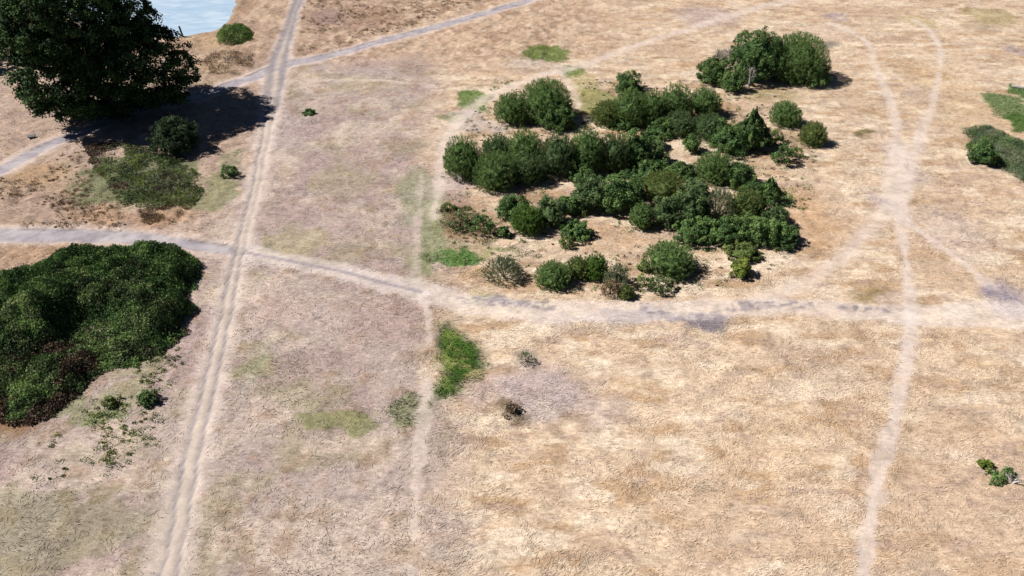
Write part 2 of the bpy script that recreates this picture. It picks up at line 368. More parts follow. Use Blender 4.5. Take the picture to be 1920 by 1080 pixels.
def leaf_material(name, dark, mid, light, translucent=.3, rough=.75, spec=.12):
    """tone attribute: 0..1 per leaf; plus slow noise over the crown"""
    m, nt, bs, ln = nodes(name)
    at = nn(nt, 'ShaderNodeAttribute', attribute_name='tone')
    geo = nn(nt, 'ShaderNodeNewGeometry')
    no = nn(nt, 'ShaderNodeTexNoise'); no.inputs['Scale'].default_value = 1.1; no.inputs['Detail'].default_value = 3
    ln(geo.outputs['Position'], no.inputs['Vector'])
    ad = nn(nt, 'ShaderNodeMath', operation='MULTIPLY_ADD'); ln(no.outputs[0], ad.inputs[0]); ad.inputs[1].default_value = .7; ln(at.outputs['Fac'], ad.inputs[2])
    sb = nn(nt, 'ShaderNodeMath', operation='SUBTRACT'); ln(ad.outputs[0], sb.inputs[0]); sb.inputs[1].default_value = .35
    c = ramp(nt, sb.outputs[0], [(.05, dark), (.5, mid), (.95, light)])
    ln(c, bs.inputs['Base Color'])
    bs.inputs['Roughness'].default_value = rough; bs.inputs['Specular IOR Level'].default_value = spec
    if translucent:
        tr = nn(nt, 'ShaderNodeBsdfTranslucent'); ln(c, tr.inputs[0])
        mx = nn(nt, 'ShaderNodeMixShader'); mx.inputs[0].default_value = translucent
        ln(bs.outputs[0], mx.inputs[1]); ln(tr.outputs[0], mx.inputs[2])
        ln(mx.outputs[0], nt.nodes['Material Output'].inputs[0])
    return m
def bark_material(name, a, b):
    m, nt, bs, ln = nodes(name)
    geo = nn(nt, 'ShaderNodeNewGeometry')
    mp = nn(nt, 'ShaderNodeMapping'); mp.inputs['Scale'].default_value = (7, 7, 1.5); ln(geo.outputs['Position'], mp.inputs[0])
    no = nn(nt, 'ShaderNodeTexNoise'); no.inputs['Scale'].default_value = 1; no.inputs['Detail'].default_value = 5; ln(mp.outputs[0], no.inputs['Vector'])
    ln(ramp(nt, no.outputs[0], [(.3, a), (.7, b)]), bs.inputs['Base Color'])
    bs.inputs['Roughness'].default_value = .9
    bp = nn(nt, 'ShaderNodeBump'); bp.inputs['Distance'].default_value = .03; ln(no.outputs[0], bp.inputs['Height']); ln(bp.outputs[0], bs.inputs['Normal'])
    return m

M_GROUND, M_BLADE = ground_material(), blade_material()
M_OAK = leaf_material('oak_leaves', (0.009, 0.021, 0.007), (0.029, 0.061, 0.020), (0.072, 0.131, 0.038), .08, .7, .1)
M_WIL = leaf_material('willow_leaves', (0.064, 0.110, 0.036), (0.140, 0.228, 0.071), (0.264, 0.365, 0.125))
M_GREY = leaf_material('grey_willow_leaves', (0.078, 0.095, 0.051), (0.152, 0.183, 0.099), (0.250, 0.276, 0.158))
M_BLUE = leaf_material('bluish_leaves', (0.048, 0.083, 0.032), (0.102, 0.162, 0.062), (0.192, 0.254, 0.105))
M_DARK = leaf_material('dark_shrub_leaves', (0.031, 0.064, 0.021), (0.081, 0.148, 0.046), (0.184, 0.270, 0.081), .16)
M_SHADE = leaf_material('shaded_shrub_leaves', (.015, .028, .013), (.034, .058, .025), (.075, .115, .048), .14)  # leaf greens darkened to stand for the shade under the big tree
M_OLV = leaf_material('olive_leaves', (0.070, 0.099, 0.029), (0.133, 0.179, 0.052), (0.234, 0.276, 0.091))
M_BRT = leaf_material('bright_leaves', (0.050, 0.094, 0.020), (0.094, 0.176, 0.033), (0.187, 0.286, 0.066), .25)
M_YEL = leaf_material('yellow_green_leaves', (.07, .10, .02), (.15, .20, .035), (.26, .30, .07), .25)
M_BRM = leaf_material('bramble_leaves', (0.034, 0.048, 0.023), (0.091, 0.125, 0.048), (0.225, 0.284, 0.112), .14)
M_BRN = leaf_material('dry_bracken', (0.120, 0.082, 0.048), (0.240, 0.168, 0.102), (0.408, 0.300, 0.186), .1, .8, .1)
M_CANE = leaf_material('bramble_canes', (.05, .036, .024), (.10, .072, .048), (.17, .12, .08), .1, .8, .1)
M_DEAD = leaf_material('bare_twigs', (0.140, 0.119, 0.105), (0.238, 0.203, 0.182), (0.378, 0.336, 0.308), 0, .9, .1)
M_BARK = bark_material('brown_bark', (.045, .034, .026), (.11, .088, .07))
M_PALE = bark_material('bleached_wood', (.26, .24, .22), (.46, .43, .40))
M_POST = bark_material('weathered_post', (.05, .045, .04), (.13, .12, .10))

# ------------------------------------------------------------------ mesh helpers
def link_mesh(name, v, f, mat, parent=None, attrs=None, colour=None, smooth=False, nrm=None, nv=4):
    """v (n,3), f (m,nv) numpy arrays, built quickly"""
    me = bpy.data.meshes.new(name)
    v = np.ascontiguousarray(v, dtype=np.float32); f = np.ascontiguousarray(f, dtype=np.int32)
    me.vertices.add(len(v)); me.vertices.foreach_set('co', v.ravel())
    me.loops.add(f.size); me.loops.foreach_set('vertex_index', f.ravel())
    me.polygons.add(len(f))
    me.polygons.foreach_set('loop_start', np.arange(0, f.size, nv, dtype=np.int32))
    me.polygons.foreach_set('loop_total', np.full(len(f), nv, dtype=np.int32))
    me.polygons.foreach_set('use_smooth', np.full(len(f), smooth, dtype=bool))
    me.update(calc_edges=True)
    for k, a in (attrs or {}).items():
        at = me.attributes.new(k, 'FLOAT', 'POINT'); at.data.foreach_set('value', np.ascontiguousarray(a, dtype=np.float32))
    if colour is not None:
        ca = me.attributes.new('tint', 'FLOAT_COLOR', 'POINT')
        ca.data.foreach_set('color', np.ascontiguousarray(np.c_[colour, np.ones(len(colour))], dtype=np.float32).ravel())
    if nrm is not None:
        me.normals_split_custom_set_from_vertices(nrm.tolist())
    me.materials.append(mat)
    o = bpy.data.objects.new(name, me)
    COL.objects.link(o)
    if parent is not None: o.parent = parent
    return o
def empty(name, loc, label, cat, group=None):
    o = bpy.data.objects.new(name, None); COL.objects.link(o)
    o.empty_display_size = .3; o.location = loc
    o['label'] = label; o['category'] = cat
    if group: o['group'] = group
    return o
def tubes(paths, sides=6):
    """paths: list of [(x,y,z,r), ...] -> v, f (quads)"""
    V, F, n0 = [], [], 0
    for pts in paths:
        pts = [np.array(p, float) for p in pts]
        for i, p in enumerate(pts):
            d = (pts[min(i + 1, len(pts) - 1)] - pts[max(i - 1, 0)])[:3]
            d /= np.linalg.norm(d) + 1e-9
            a = np.cross(d, (0.3, 1, .2)); a /= np.linalg.norm(a) + 1e-9
            b = np.cross(d, a)
            for k in range(sides):
                t = 2 * math.pi * k / sides
                V.append(p[:3] + (a * math.cos(t) + b * math.sin(t)) * p[3])
        for i in range(len(pts) - 1):
            for k in range(sides):
                F.append((n0 + i * sides + k, n0 + i * sides + (k + 1) % sides, n0 + (i + 1) * sides + (k + 1) % sides, n0 + (i + 1) * sides + k))
        n0 = len(V)
    return np.array(V), np.array(F)
def unit(a): return a / (np.linalg.norm(a, axis=1, keepdims=True) + 1e-9)
def leaf_quads(p, u, w, L, Wd):
    """rhombic leaves at p, long axis u, face roughly turned towards w"""
    u = unit(u); s = unit(np.cross(u, w)); L = L[:, None]; Wd = Wd[:, None]
    bend = np.cross(s, u) * L * .12
    v = np.stack([p - u * L / 2 - bend, p + s * Wd / 2, p + u * L / 2 - bend, p - s * Wd / 2], 1).reshape(-1, 3)
    f = np.arange(len(v)).reshape(-1, 4)
    return v, f
def ellipsoid_dir(rng, n, lo=-.25):
    d = unit(rng.normal(size=(n * 3, 3)))
    d = d[d[:, 2] > lo][:n]
    return d
def lumps(d, seed, k=7, amp=.2):
    rs = np.random.RandomState(seed)
    c = unit(rs.normal(size=(k, 3))); w = rs.uniform(-1, 1, k)
    g = np.exp(-((1 - d @ c.T) * 3.2))
    return 1 + amp * (g * w).sum(1)

def foliage(rx, ry, h, kind, seed, n=None, lf=1.0, shape=None, up=.85):
    """leaves of one bush, base centre at origin. kind 'willow' = fine upright shoots, 'leafy' = clumps"""
    rng = np.random.RandomState(seed)
    cz, rz = h * .36, h * .64
    area = 2 * math.pi * ((rx * ry + rx * rz + ry * rz) / 3)
    P_, U_, W_, T_, LL, WW = [], [], [], [], [], []
    def R(d):
        r = 1 / np.sqrt((d[:, 0] / rx) ** 2 + (d[:, 1] / ry) ** 2 + (d[:, 2] / rz) ** 2)
        return r * lumps(d, seed + 9, 9, .08 if kind == 'willow' else .16)
    if kind == 'willow':
        ns = int(area * 29) + 60
        per = 14
        d = ellipsoid_dir(rng, ns, -.45)
        r = R(d) * (1 - .3 * rng.rand(len(d)) ** 1.7)
        tip = d * r[:, None] + np.array([0, 0, cz])
        # some shoots stick out of the dome
        k = rng.rand(len(d)) < .05
        tip[k & (d[:, 2] > .1)] += np.array([0, 0, .2]) * rng.uniform(.4, 1.3)
        ax = unit(d * np.array([.75, .75, .5]) + np.array([0, 0, up]) + rng.normal(0, .18, d.shape))
        ln_ = rng.uniform(.3, .65, len(d)) * min(1.0, h / 2.2)
        t = rng.beta(1.6, 1.2, (len(d), per))
        base = tip - ax * ln_[:, None]
        pos = base[:, None] + ax[:, None] * (t * ln_[:, None])[..., None] + rng.normal(0, .06, (len(d), per, 3)) * (1.25 - t[..., None])
        u = unit((ax[:, None] * .8 + rng.normal(0, .42, pos.shape)).reshape(-1, 3))
        tone = np.repeat(rng.uniform(.22, .66, len(d)), per) + rng.normal(0, .12, len(d) * per) + (t.ravel() - .5) * .25
        pos = pos.reshape(-1, 3)
        w = unit(np.repeat(d, per, 0) + rng.normal(0, .6, pos.shape) + np.array([0, 0, .3]))
        P_.append(pos); U_.append(u); W_.append(w); T_.append(tone)
        LL.append(rng.uniform(.13, .22, len(pos)) * lf); WW.append(rng.uniform(.03, .05, len(pos)) * lf)
    else:
        nc = int(area * 4.6) + 14
        d = ellipsoid_dir(rng, nc, -.35)
        r = R(d) * rng.uniform(.68, 1.06, len(d))
        cen = d * r[:, None] + np.array([0, 0, cz])
        cr = rng.uniform(.22, .46, len(d)) * min(1.0, .45 + h / 4)
        per = 70
        dd = unit(rng.normal(size=(len(d) * per, 3)) + np.repeat(d, per, 0) * .55 + np.array([0, 0, .35]))
        pos = np.repeat(cen, per, 0) + dd * (np.repeat(cr, per) * rng.uniform(.45, 1.12, len(dd)))[:, None]
        w = unit(dd + rng.normal(0, .55, dd.shape) + np.array([0, 0, .35]))
        u = unit(np.cross(w, rng.normal(size=w.shape)))
        tone = np.repeat(rng.uniform(.12, .8, len(d)), per) + rng.normal(0, .13, len(dd))
        P_.append(pos); U_.append(u); W_.append(w); T_.append(tone)
        LL.append(rng.uniform(.10, .19, len(pos)) * lf); WW.append(rng.uniform(.07, .13, len(pos)) * lf)
    pos, u, w = np.vstack(P_), np.vstack(U_), np.vstack(W_)
    tone, L, Wd = np.concatenate(T_), np.concatenate(LL), np.concatenate(WW)
    if shape == 'peak':
        s = np.clip(1.15 - pos[:, 2] / h * .85, .15, 1); pos[:, 0] *= s; pos[:, 1] *= s
    k = pos[:, 2] > .03
    v, f = leaf_quads(pos[k], u[k], w[k], L[k], Wd[k])
    return v, f, np.clip(np.repeat(tone[k], 4), 0, 1)
def core(rx, ry, h, seed, s=.74):
    """dense inner leaf mass: a lumpy dome under the outer leaves"""
    cz, rz = h * .36, h * .64
    nu, nvv = 20, 10
    V = []
    for j in range(nvv + 1):
        ph = -.7 + (math.pi / 2 + .7) * j / nvv
        for i in range(nu):
            th = 2 * math.pi * i / nu
            V.append((math.cos(ph) * math.cos(th), math.cos(ph) * math.sin(th), math.sin(ph)))
    d = np.array(V)
    r = 1 / np.sqrt((d[:, 0] / rx) ** 2 + (d[:, 1] / ry) ** 2 + (d[:, 2] / rz) ** 2) * lumps(unit(d), seed + 9, 9, .1)
    r *= s * (.88 + .24 * np.random.RandomState(seed).rand(len(d)))
    v = d * r[:, None] + np.array([0, 0, cz])
    v[:, 2] = np.maximum(v[:, 2], -.05)
    f = [(j * nu + i, j * nu + (i + 1) % nu, (j + 1) * nu + (i + 1) % nu, (j + 1) * nu + i) for j in range(nvv) for i in range(nu)]
    return v, np.array(f)

BUSHES = []
def bush(box, kind, mat, label, group, name='bush', depth=1.0, seed=None, **kw):
    """box = pixel box in the photograph (x0, y0, x1, y1) of the visible bush"""
    x0, y0, x1, y1 = box
    seed = seed if seed is not None else int(x0 * 7 + y0 * 13) % 9973
    cx = (x0 + x1) / 2
    front = P(cx, y1)
    s = scale_at(cx, y1)
    thin = kw.pop('thin', None)
    rx = (x1 - x0) / 2 / s * 1.14
    ry = rx * depth
    # the tall ones show their top at about the middle of their depth
    Y = front[1] + ry * .85
    X = P(cx, y1)[0] / front[1] * Y if front[1] else front[0]
    X = (cx - 960) / FPX * (Y * cp + (CAM_H - .4) * sp)
    h = max(z_at(y0 - 2, Y + ry * .2) * 1.05, .28)
    h = min(h, rx * 2.3)
    root = empty(name, (X, Y, 0), label, 'bush', group)
    v, f, t = foliage(rx * .93, ry * .93, h * .97, kind, seed, **kw)
    if thin:
        kq = np.random.RandomState(seed).rand(len(f)) < thin
        v = v.reshape(-1, 4, 3)[kq].reshape(-1, 3); t = t.reshape(-1, 4)[kq].ravel(); f = np.arange(len(v)).reshape(-1, 4)
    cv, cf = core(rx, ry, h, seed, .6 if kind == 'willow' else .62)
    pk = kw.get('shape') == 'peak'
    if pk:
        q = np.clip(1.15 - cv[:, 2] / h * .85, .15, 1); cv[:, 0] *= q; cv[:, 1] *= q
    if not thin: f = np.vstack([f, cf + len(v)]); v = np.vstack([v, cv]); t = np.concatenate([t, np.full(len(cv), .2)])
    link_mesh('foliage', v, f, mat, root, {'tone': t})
    rng = random.Random(seed)
    ps = []
    for i in range(max(3, min(7, int(rx * 3)))):
        a = rng.uniform(0, 6.28); q = rng.uniform(.2, .6)
        ex, ey, ez = math.cos(a) * rx * q, math.sin(a) * ry * q, h * rng.uniform(.6, .85)
        r0 = .03 + .012 * h
        ps.append([(ex * .08, ey * .08, -.06, r0), (ex * .4, ey * .4, ez * .45, r0 * .7), (ex, ey, ez, r0 * .25)])
    sv, sf = tubes(ps, 5)
    link_mesh('stems', sv, sf, M_BARK, root)
    BUSHES.append((X, Y, rx, ry))
    return root

# ------------------------------------------------------------------ ground, paths and pond
def spaced(a, b, s0, s1):
    out = [a]
    while out[-1] < b:
        t = (out[-1] - a) / (b - a)
        out.append(out[-1] + s0 + (s1 - s0) * t)
    return out
fx = np.concatenate([[-2500, -900, -400, -220, -140], np.arange(-96, -42, .34), np.arange(-42, 42, .18), np.arange(42, 96, .34), [140, 220, 400, 900, 2500]])
fy = np.concatenate([[-800, -200, -60, -10, 6, 12], spaced(16, 128, .12, .42), [140, 150, 170, 220, 400, 1000, 3000]])
GX, GY = np.meshgrid(fx, fy)
gx, gy = GX.ravel(), GY.ravel()
gc, gcls, ggr, gz, ggreen, gdp = cover(gx, gy)
H2, W2 = GX.shape
Z2 = gz.reshape(H2, W2)
dzx = np.gradient(Z2, axis=1) / np.gradient(GX, axis=1)
dzy = np.gradient(Z2, axis=0) / np.gradient(GY, axis=0)
gn = unit(np.c_[-dzx.ravel(), -dzy.ravel(), np.ones(gx.size)])
gv_ = np.c_[gx, gy, gz]
idx = np.arange(gx.size).reshape(H2, W2)
quads = np.stack([idx[:-1, :-1], idx[:-1, 1:], idx[1:, 1:], idx[1:, :-1]], -1).reshape(-1, 4)
fc = np.array([gcls[quads[:, k]] for k in range(4)]).T
fcls = np.max(fc, 1)
names = {0: 'ground', 1: 'gravel_footpath', 2: 'rutted_track', 3: 'crossing_path', 4: 'worn_path', 5: 'curving_path', 6: 'faint_path', 7: 'trodden_path'}
for k, nm in names.items():
    q = quads[fcls == k]
    if not len(q): continue
    used, inv = np.unique(q, return_inverse=True)
    o = link_mesh(nm, gv_[used], inv.reshape(-1, 4), M_GROUND, None, {'grassy': ggr[used]}, gc[used], True, gn[used])
    o['kind'] = 'structure'
def ground_z(X, Y):
    return float(cover(np.array([X]), np.array([Y]))[3][0])

m, nt, bs, ln = nodes('pond_water')
geo = nn(nt, 'ShaderNodeNewGeometry')
mp = nn(nt, 'ShaderNodeMapping'); mp.inputs['Scale'].default_value = (.45, 1.1, 1); ln(geo.outputs['Position'], mp.inputs[0])
no = nn(nt, 'ShaderNodeTexNoise'); no.inputs['Scale'].default_value = .5; no.inputs['Detail'].default_value = 6; no.inputs['Distortion'].default_value = .8; ln(mp.outputs[0], no.inputs['Vector'])
ln(ramp(nt, no.outputs[0], [(.3, (.27, .37, .47)), (.5, (.33, .43, .53)), (.7, (.42, .50, .57))]), bs.inputs['Base Color'])
bs.inputs['Roughness'].default_value = .18; bs.inputs['IOR'].default_value = 1.33
n2_ = nn(nt, 'ShaderNodeTexNoise'); n2_.inputs['Scale'].default_value = 3.5; n2_.inputs['Detail'].default_value = 3; ln(mp.outputs[0], n2_.inputs['Vector'])
bp = nn(nt, 'ShaderNodeBump'); bp.inputs['Distance'].default_value = .05; bp.inputs['Strength'].default_value = .5; ln(n2_.outputs[0], bp.inputs['Height']); ln(bp.outputs[0], bs.inputs['Normal'])
pp = np.array(POND); pc = pp.mean(0)
pv = np.c_[pc + (pp - pc) * 1.12, np.full(len(pp), -.42)]
me = bpy.data.meshes.new('pond'); me.from_pydata(pv.tolist(), [], [list(range(len(pv)))]); me.materials.append(m)
pond = bpy.data.objects.new('pond', me); COL.objects.link(pond); pond['kind'] = 'structure'

# ------------------------------------------------------------------ dry and green grass standing on the ground
def grass(name, n, seed, want_green):
    rng = np.random.RandomState(seed)
    if want_green: n = n * 3
    Y = 20 + (124 - 20) * rng.rand(n) ** .85
    X = (rng.rand(n) * 2 - 1) * (Y * cp + CAM_H * sp) * .66
    c, cls, g, z, green, dp = cover(X, Y)
    tall = fbm(X / 3.5, Y / 3.5, 120)
    k = (cls == 0) & (dp > .6) & (rng.rand(n) < g)
    k &= (green > .35) if want_green else ((green < .35) & (rng.rand(n) < .25 + 1.5 * np.clip(tall - .35, 0, 1)))
    X, Y, z, c, tall = X[k], Y[k], z[k], c[k], tall[k]
    nb = 5
    N = len(X)
    cx_ = np.repeat(X, nb) + rng.normal(0, .16, N * nb); cy_ = np.repeat(Y, nb) + rng.normal(0, .16, N * nb)
    z0 = np.repeat(z, nb) - .04
    hgt = np.repeat((.14 if want_green else .05) + .15 * np.clip(tall, 0, 1), nb) * rng.uniform(.6, 1.4, N * nb)
    a = rng.normal(.15, .9, N * nb) + (rng.rand(N * nb) < .5) * math.pi
    lean = rng.uniform(.5, 1.7, N * nb) * (.7 if want_green else 1.0)
    dx, dy = np.cos(a), np.sin(a)
    w = rng.uniform(.015, .035, N * nb)
    b1 = np.c_[cx_ - dy * w, cy_ + dx * w, z0]; b2 = np.c_[cx_ + dy * w, cy_ - dx * w, z0]
    tp = np.c_[cx_ + dx * hgt * lean, cy_ + dy * hgt * lean, z0 + hgt]
    v = np.stack([b1, b2, tp], 1).reshape(-1, 3)
    col = np.repeat(c, nb, 0) * rng.uniform(1.05, 1.5, (N * nb, 1)) * (1 + rng.normal(0, .03, (N * nb, 3)))
    o = link_mesh(name, v, np.arange(len(v)).reshape(-1, 3), M_BLADE, None, None, np.repeat(np.clip(col, .01, .8), 3, 0), nv=3)
    o['kind'] = 'stuff'
    return o
def straw(n, seed):
    rng = np.random.RandomState(seed)
    Y = 20 + 104 * rng.rand(n) ** .9
    X = (rng.rand(n) * 2 - 1) * (Y * cp + CAM_H * sp) * .66
    c, cls, g, z, green, dp = cover(X, Y)
    pat = fbm(X / 2.2, Y / 1.6, 130, 4)
    k = (cls == 0) & (dp > .8) & (green < .3) & (rng.rand(n) < g * sst(.40, .62, pat) * (.3 + .7 * sst(-3, 3, X - P(820, 500)[0])))
    X, Y, z, c = X[k], Y[k], z[k], c[k]
    N = len(X)
    a = (fbm(X / 3.5, Y / 3.5, 135, 3) - .5) * 7.0 + .1 + rng.normal(0, .6, N)
    L = rng.uniform(.10, .34, N); w = rng.uniform(.015, .035, N)
    dx, dy = np.cos(a), np.sin(a)
    h = rng.uniform(.01, .035, N)
    q = lambda t, s_, zz: np.c_[X + dx * L * t - dy * w * s_ + dy * L * .18 * (t * t), Y + dy * L * t + dx * w * s_ - dx * L * .18 * (t * t), z + zz]
    v = np.stack([q(-1, 0, -.02), q(-.1, 1, h), q(1, 0, h * .4), q(-.1, -1, h)], 1).reshape(-1, 3)
    col = np.clip(np.repeat(c * rng.choice([.9, 1.02, 1.16, 1.38], (N, 1), p=[.14, .26, .34, .26]), 4, 0), .01, .85)
    return link_mesh('straw', v, np.arange(len(v)).reshape(-1, 4), M_BLADE, None, None, col)
o = straw(420000, 6); o['kind'] = 'stuff'; o['label'] = 'bleached straw lying flattened over the parched ground'; o['category'] = 'straw'
o = grass('dry_grass', 60000, 3, False); o['label'] = 'dry straw-coloured grass tussocks covering the parched common'; o['category'] = 'grass'
o = grass('green_grass', 60000, 4, True); o['label'] = 'patches of short green grass surviving among the dry ground'; o['category'] = 'grass'

# ------------------------------------------------------------------ big tree and its neighbours
def tree(name, base_px, crown_c, radii, clumps, per, label, seed, mat, leaf=.27, trunk_r=.62, group=None, lobes=None):
    rng = np.random.RandomState(seed)
    b = P(*base_px)
    root = empty(name, (b[0], b[1], 0), label, 'tree', group)
    rx, ry, rz = radii
    ccx, ccy, ccz = crown_c
    lobes = np.array(lobes or [(ccx, ccy, ccz, rx, ry, rz)], float)
    ar = lobes[:, 3] * lobes[:, 4]
    pick = rng.choice(len(lobes), clumps * 2, p=ar / ar.sum())
    d = unit(rng.normal(size=(clumps * 2, 3)))
    rad = lumps(d, seed + 1, 26, .12) * rng.choice([1, 1, 1, .86, .7], clumps * 2) * rng.uniform(.86, 1.04, clumps * 2)
    cen = d * lobes[pick, 3:] * rad[:, None] + lobes[pick, :3]
    inside = np.zeros(len(cen), bool)
    for j, lb in enumerate(lobes):
        q = (((cen - lb[:3]) / lb[3:]) ** 2).sum(1)
        inside |= (q < .55) & (pick != j) & (pick != 1) & (j != 1)
    cen, d = cen[~inside][:clumps], d[~inside][:clumps]
    clumps = len(cen)
    cr = rng.uniform(.45, 1.05, clumps) * (rx / 10)
    dd = unit(rng.normal(size=(clumps * per, 3)) + np.repeat(d, per, 0) * .5 + np.array([0, 0, .35]))
    pos = np.repeat(cen, per, 0) + dd * (np.repeat(cr, per) * rng.uniform(.35, 1.15, len(dd)))[:, None] * np.array([1.15, 1.15, .75])
    w = unit(dd + rng.normal(0, .6, dd.shape) + np.array([0, 0, .4])); u = unit(np.cross(w, rng.normal(size=w.shape)))
    tone = np.clip(np.repeat(rng.uniform(.1, .85, clumps), per) + rng.normal(0, .12, len(dd)), 0, 1)
    k = pos[:, 2] > .6
    v, f = leaf_quads(pos[k], u[k], w[k], rng.uniform(.7, 1.3, k.sum()) * leaf, rng.uniform(.5, .9, k.sum()) * leaf)
    link_mesh('crown', v, f, mat, root, {'tone': np.repeat(tone[k], 4)})
    # trunk and limbs
    tr = trunk_r
    tv, tf = tubes([[(0, 0, -.3, tr * 1.7), (.02, 0, .25, tr * 1.25), (.1, .05, 1.4, tr), (ccx * .3, ccy * .3, ccz * .42, tr * .86), (ccx * .6, ccy * .6, ccz * .72, tr * .6), (ccx, ccy, ccz + rz * .45, tr * .2)]], 12)
    link_mesh('trunk', tv, tf, M_BARK, root)
    limbs = []
    for i in range(13):
        a = i * 2.4 + rng.uniform(-.3, .3); q = rng.uniform(.55, .85)
        zz = ccz * rng.uniform(.38, .62)
        e = np.array([ccx + math.cos(a) * rx * q, ccy + math.sin(a) * ry * q, ccz + rz * rng.uniform(-.35, .55)])
        st = np.array([ccx * .3, ccy * .3, zz]); mid = st + (e - st) * .5 + np.array([0, 0, rng.uniform(.2, 1.0)])
        limbs.append([(*st, tr * .42), (*mid, tr * .27), (*e, tr * .07)])
        for j in range(3):
            o2 = e + rng.normal(0, 1.6, 3); m2 = mid + (e - mid) * (.2 + .25 * j)
            limbs.append([(*m2, tr * .13), (*((m2 + o2) / 2 + [0, 0, .3]), tr * .08), (*o2, tr * .03)])
    for i in range(0, len(limbs), 4):
        lv, lf_ = tubes(limbs[i:i + 4], 6)
        link_mesh('limb', lv, lf_, M_BARK, root)
    return root
tree('oak_tree', (210, 214), (-2.2, 0, 8.0), (8.2, 7.6, 7.0), 1900, 74, 'huge dark broad-crowned tree casting a black shadow beside the gravel footpath', 41, M_OAK,
     lobes=[(-2.2, .6, 10.2, 6.9, 6.8, 6.2), (-2.2, .6, 10.2, 5.0, 5.2, 4.6), (4.7, 0, 5.2, 4.3, 4.8, 4.2), (-3.2, -2.6, 5.5, 3.7, 4.2, 4.5), (.9, -1.0, 4.6, 5.0, 5.4, 4.0), (.6, -1.0, 4.2, 4.0, 3.6, 2.6)])
tree('broadleaf_tree', (-62, 120), (0, 0, 4.2), (4.0, 3.8, 3.8), 190, 75, 'dark tree cut by the left edge of the frame behind the huge tree', 77, M_OAK, .26, .3)
tree('pondside_tree', (-70, 40), (0, 0, 5.5), (7.5, 6.0, 5.2), 260, 70, 'dark tree crown in the top left corner, farthest of the trees', 78, M_OAK, .28, .35)

# ------------------------------------------------------------------ bushes
G1 = 'bushes of the central scrub'
G2 = 'separate bushes in a row along the near edge of the scrub'
G3 = 'bushes of the clump at the upper right'
G4 = 'young bushes standing alone on the dry grass'
B = bush
# upper right clump
B((1425, 60, 1545, 166), 'willow', M_WIL, 'tall rounded green bush forming the right half of the upper right clump', G3, 'willow_bush')
B((1366, 56, 1462, 164), 'leafy', M_DARK, 'tall dark leafy bush beside the rounded one, right of the bare twigs', G3, 'hawthorn_bush')
B((1306, 112, 1368, 164), 'leafy', M_DARK, 'low dark bush at the left end of the upper right clump', G3, 'hawthorn_bush')
B((1352, 136, 1394, 178), 'leafy', M_DARK, 'small dark bush jutting out in front of the upper right clump', G3, 'hawthorn_bush')
B((1486, 112, 1548, 166), 'leafy', M_DARK, 'dark leafy bush at the shaded foot of the tall rounded bush', G3, 'hawthorn_bush')
# second row: long light-green mass
B((1152, 142, 1202, 180), 'leafy', M_DARK, 'small spiky dark bush poking up behind the long upper bank of willows', G1, 'hawthorn_bush')
B((1106, 188, 1172, 244), 'willow', M_OLV, 'pale green bush at the left end of the long upper bank', G1, 'willow_bush')
B((1145, 168, 1215, 246), 'willow', M_WIL, 'green bush second from the left end of the long upper bank', G1, 'willow_bush')
B((1190, 158, 1250, 244), 'willow', M_WIL, 'tall green bush in the middle of the long upper bank', G1, 'willow_bush')
B((1232, 154, 1298, 240), 'willow', M_WIL, 'rounded olive-topped bush that ends the tall part of the upper bank', G1, 'willow_bush')
B((1288, 164, 1352, 228), 'willow', M_WIL, 'domed green bush right of the tall part of the upper bank', G1, 'willow_bush')
B((1242, 208, 1304, 262), 'willow', M_BLUE, 'blue-green bush in front of the tall part of the upper bank', G1, 'willow_bush')
B((1295, 212, 1362, 272), 'willow', M_BLUE, 'blue-green bush in front of the domed one in the upper bank', G1, 'willow_bush')
B((1368, 208, 1442, 292), 'leafy', M_DARK, 'pointed dark leafy bush at the right end of the upper bank', G1, 'hawthorn_bush', shape='peak')
B((1340, 242, 1398, 296), 'leafy', M_DARK, 'low dark bush tucked left of the pointed one', G1, 'hawthorn_bush')
B((1283, 258, 1310, 290), 'leafy', M_DARK, 'very small dark bush on the sandy gap below the upper bank', G1, 'hawthorn_bush')
B((1438, 246, 1466, 272), 'leafy', M_OLV, 'small yellowish bush right of the pointed dark one', G1, 'scrubby_bush', thin=0.5)
# lone bushes right
B((1441, 190, 1503, 245), 'willow', M_WIL, 'round green bush standing alone, left of the two below the upper right clump', G4, 'willow_bush')
B((1497, 228, 1549, 280), 'willow', M_OLV, 'round bush with a black shadow, right of the two below the upper right clump', G4, 'willow_bush')
B((1450, 276, 1482, 313), 'leafy', M_DARK, 'little ragged dark bush standing in the dry grass below the two round ones', G4, 'hawthorn_bush', thin=0.6)
B((1478, 282, 1506, 302), 'leafy', M_OLV, 'sparse low yellowish sprig beside the little ragged bush', G4, 'scrubby_bush', thin=0.4)
# upper left pair
B((924, 174, 992, 240), 'willow', M_WIL, 'left dome of the pair of dark bushes near the curving pale path', G1, 'willow_bush')
B((972, 150, 1072, 240), 'willow', M_WIL, 'large dome of the pair of dark bushes near the curving pale path', G1, 'willow_bush')
B((1003, 196, 1080, 252), 'leafy', M_DARK, 'leafy dark bush in front of the large dome near the curving path', G1, 'hawthorn_bush')
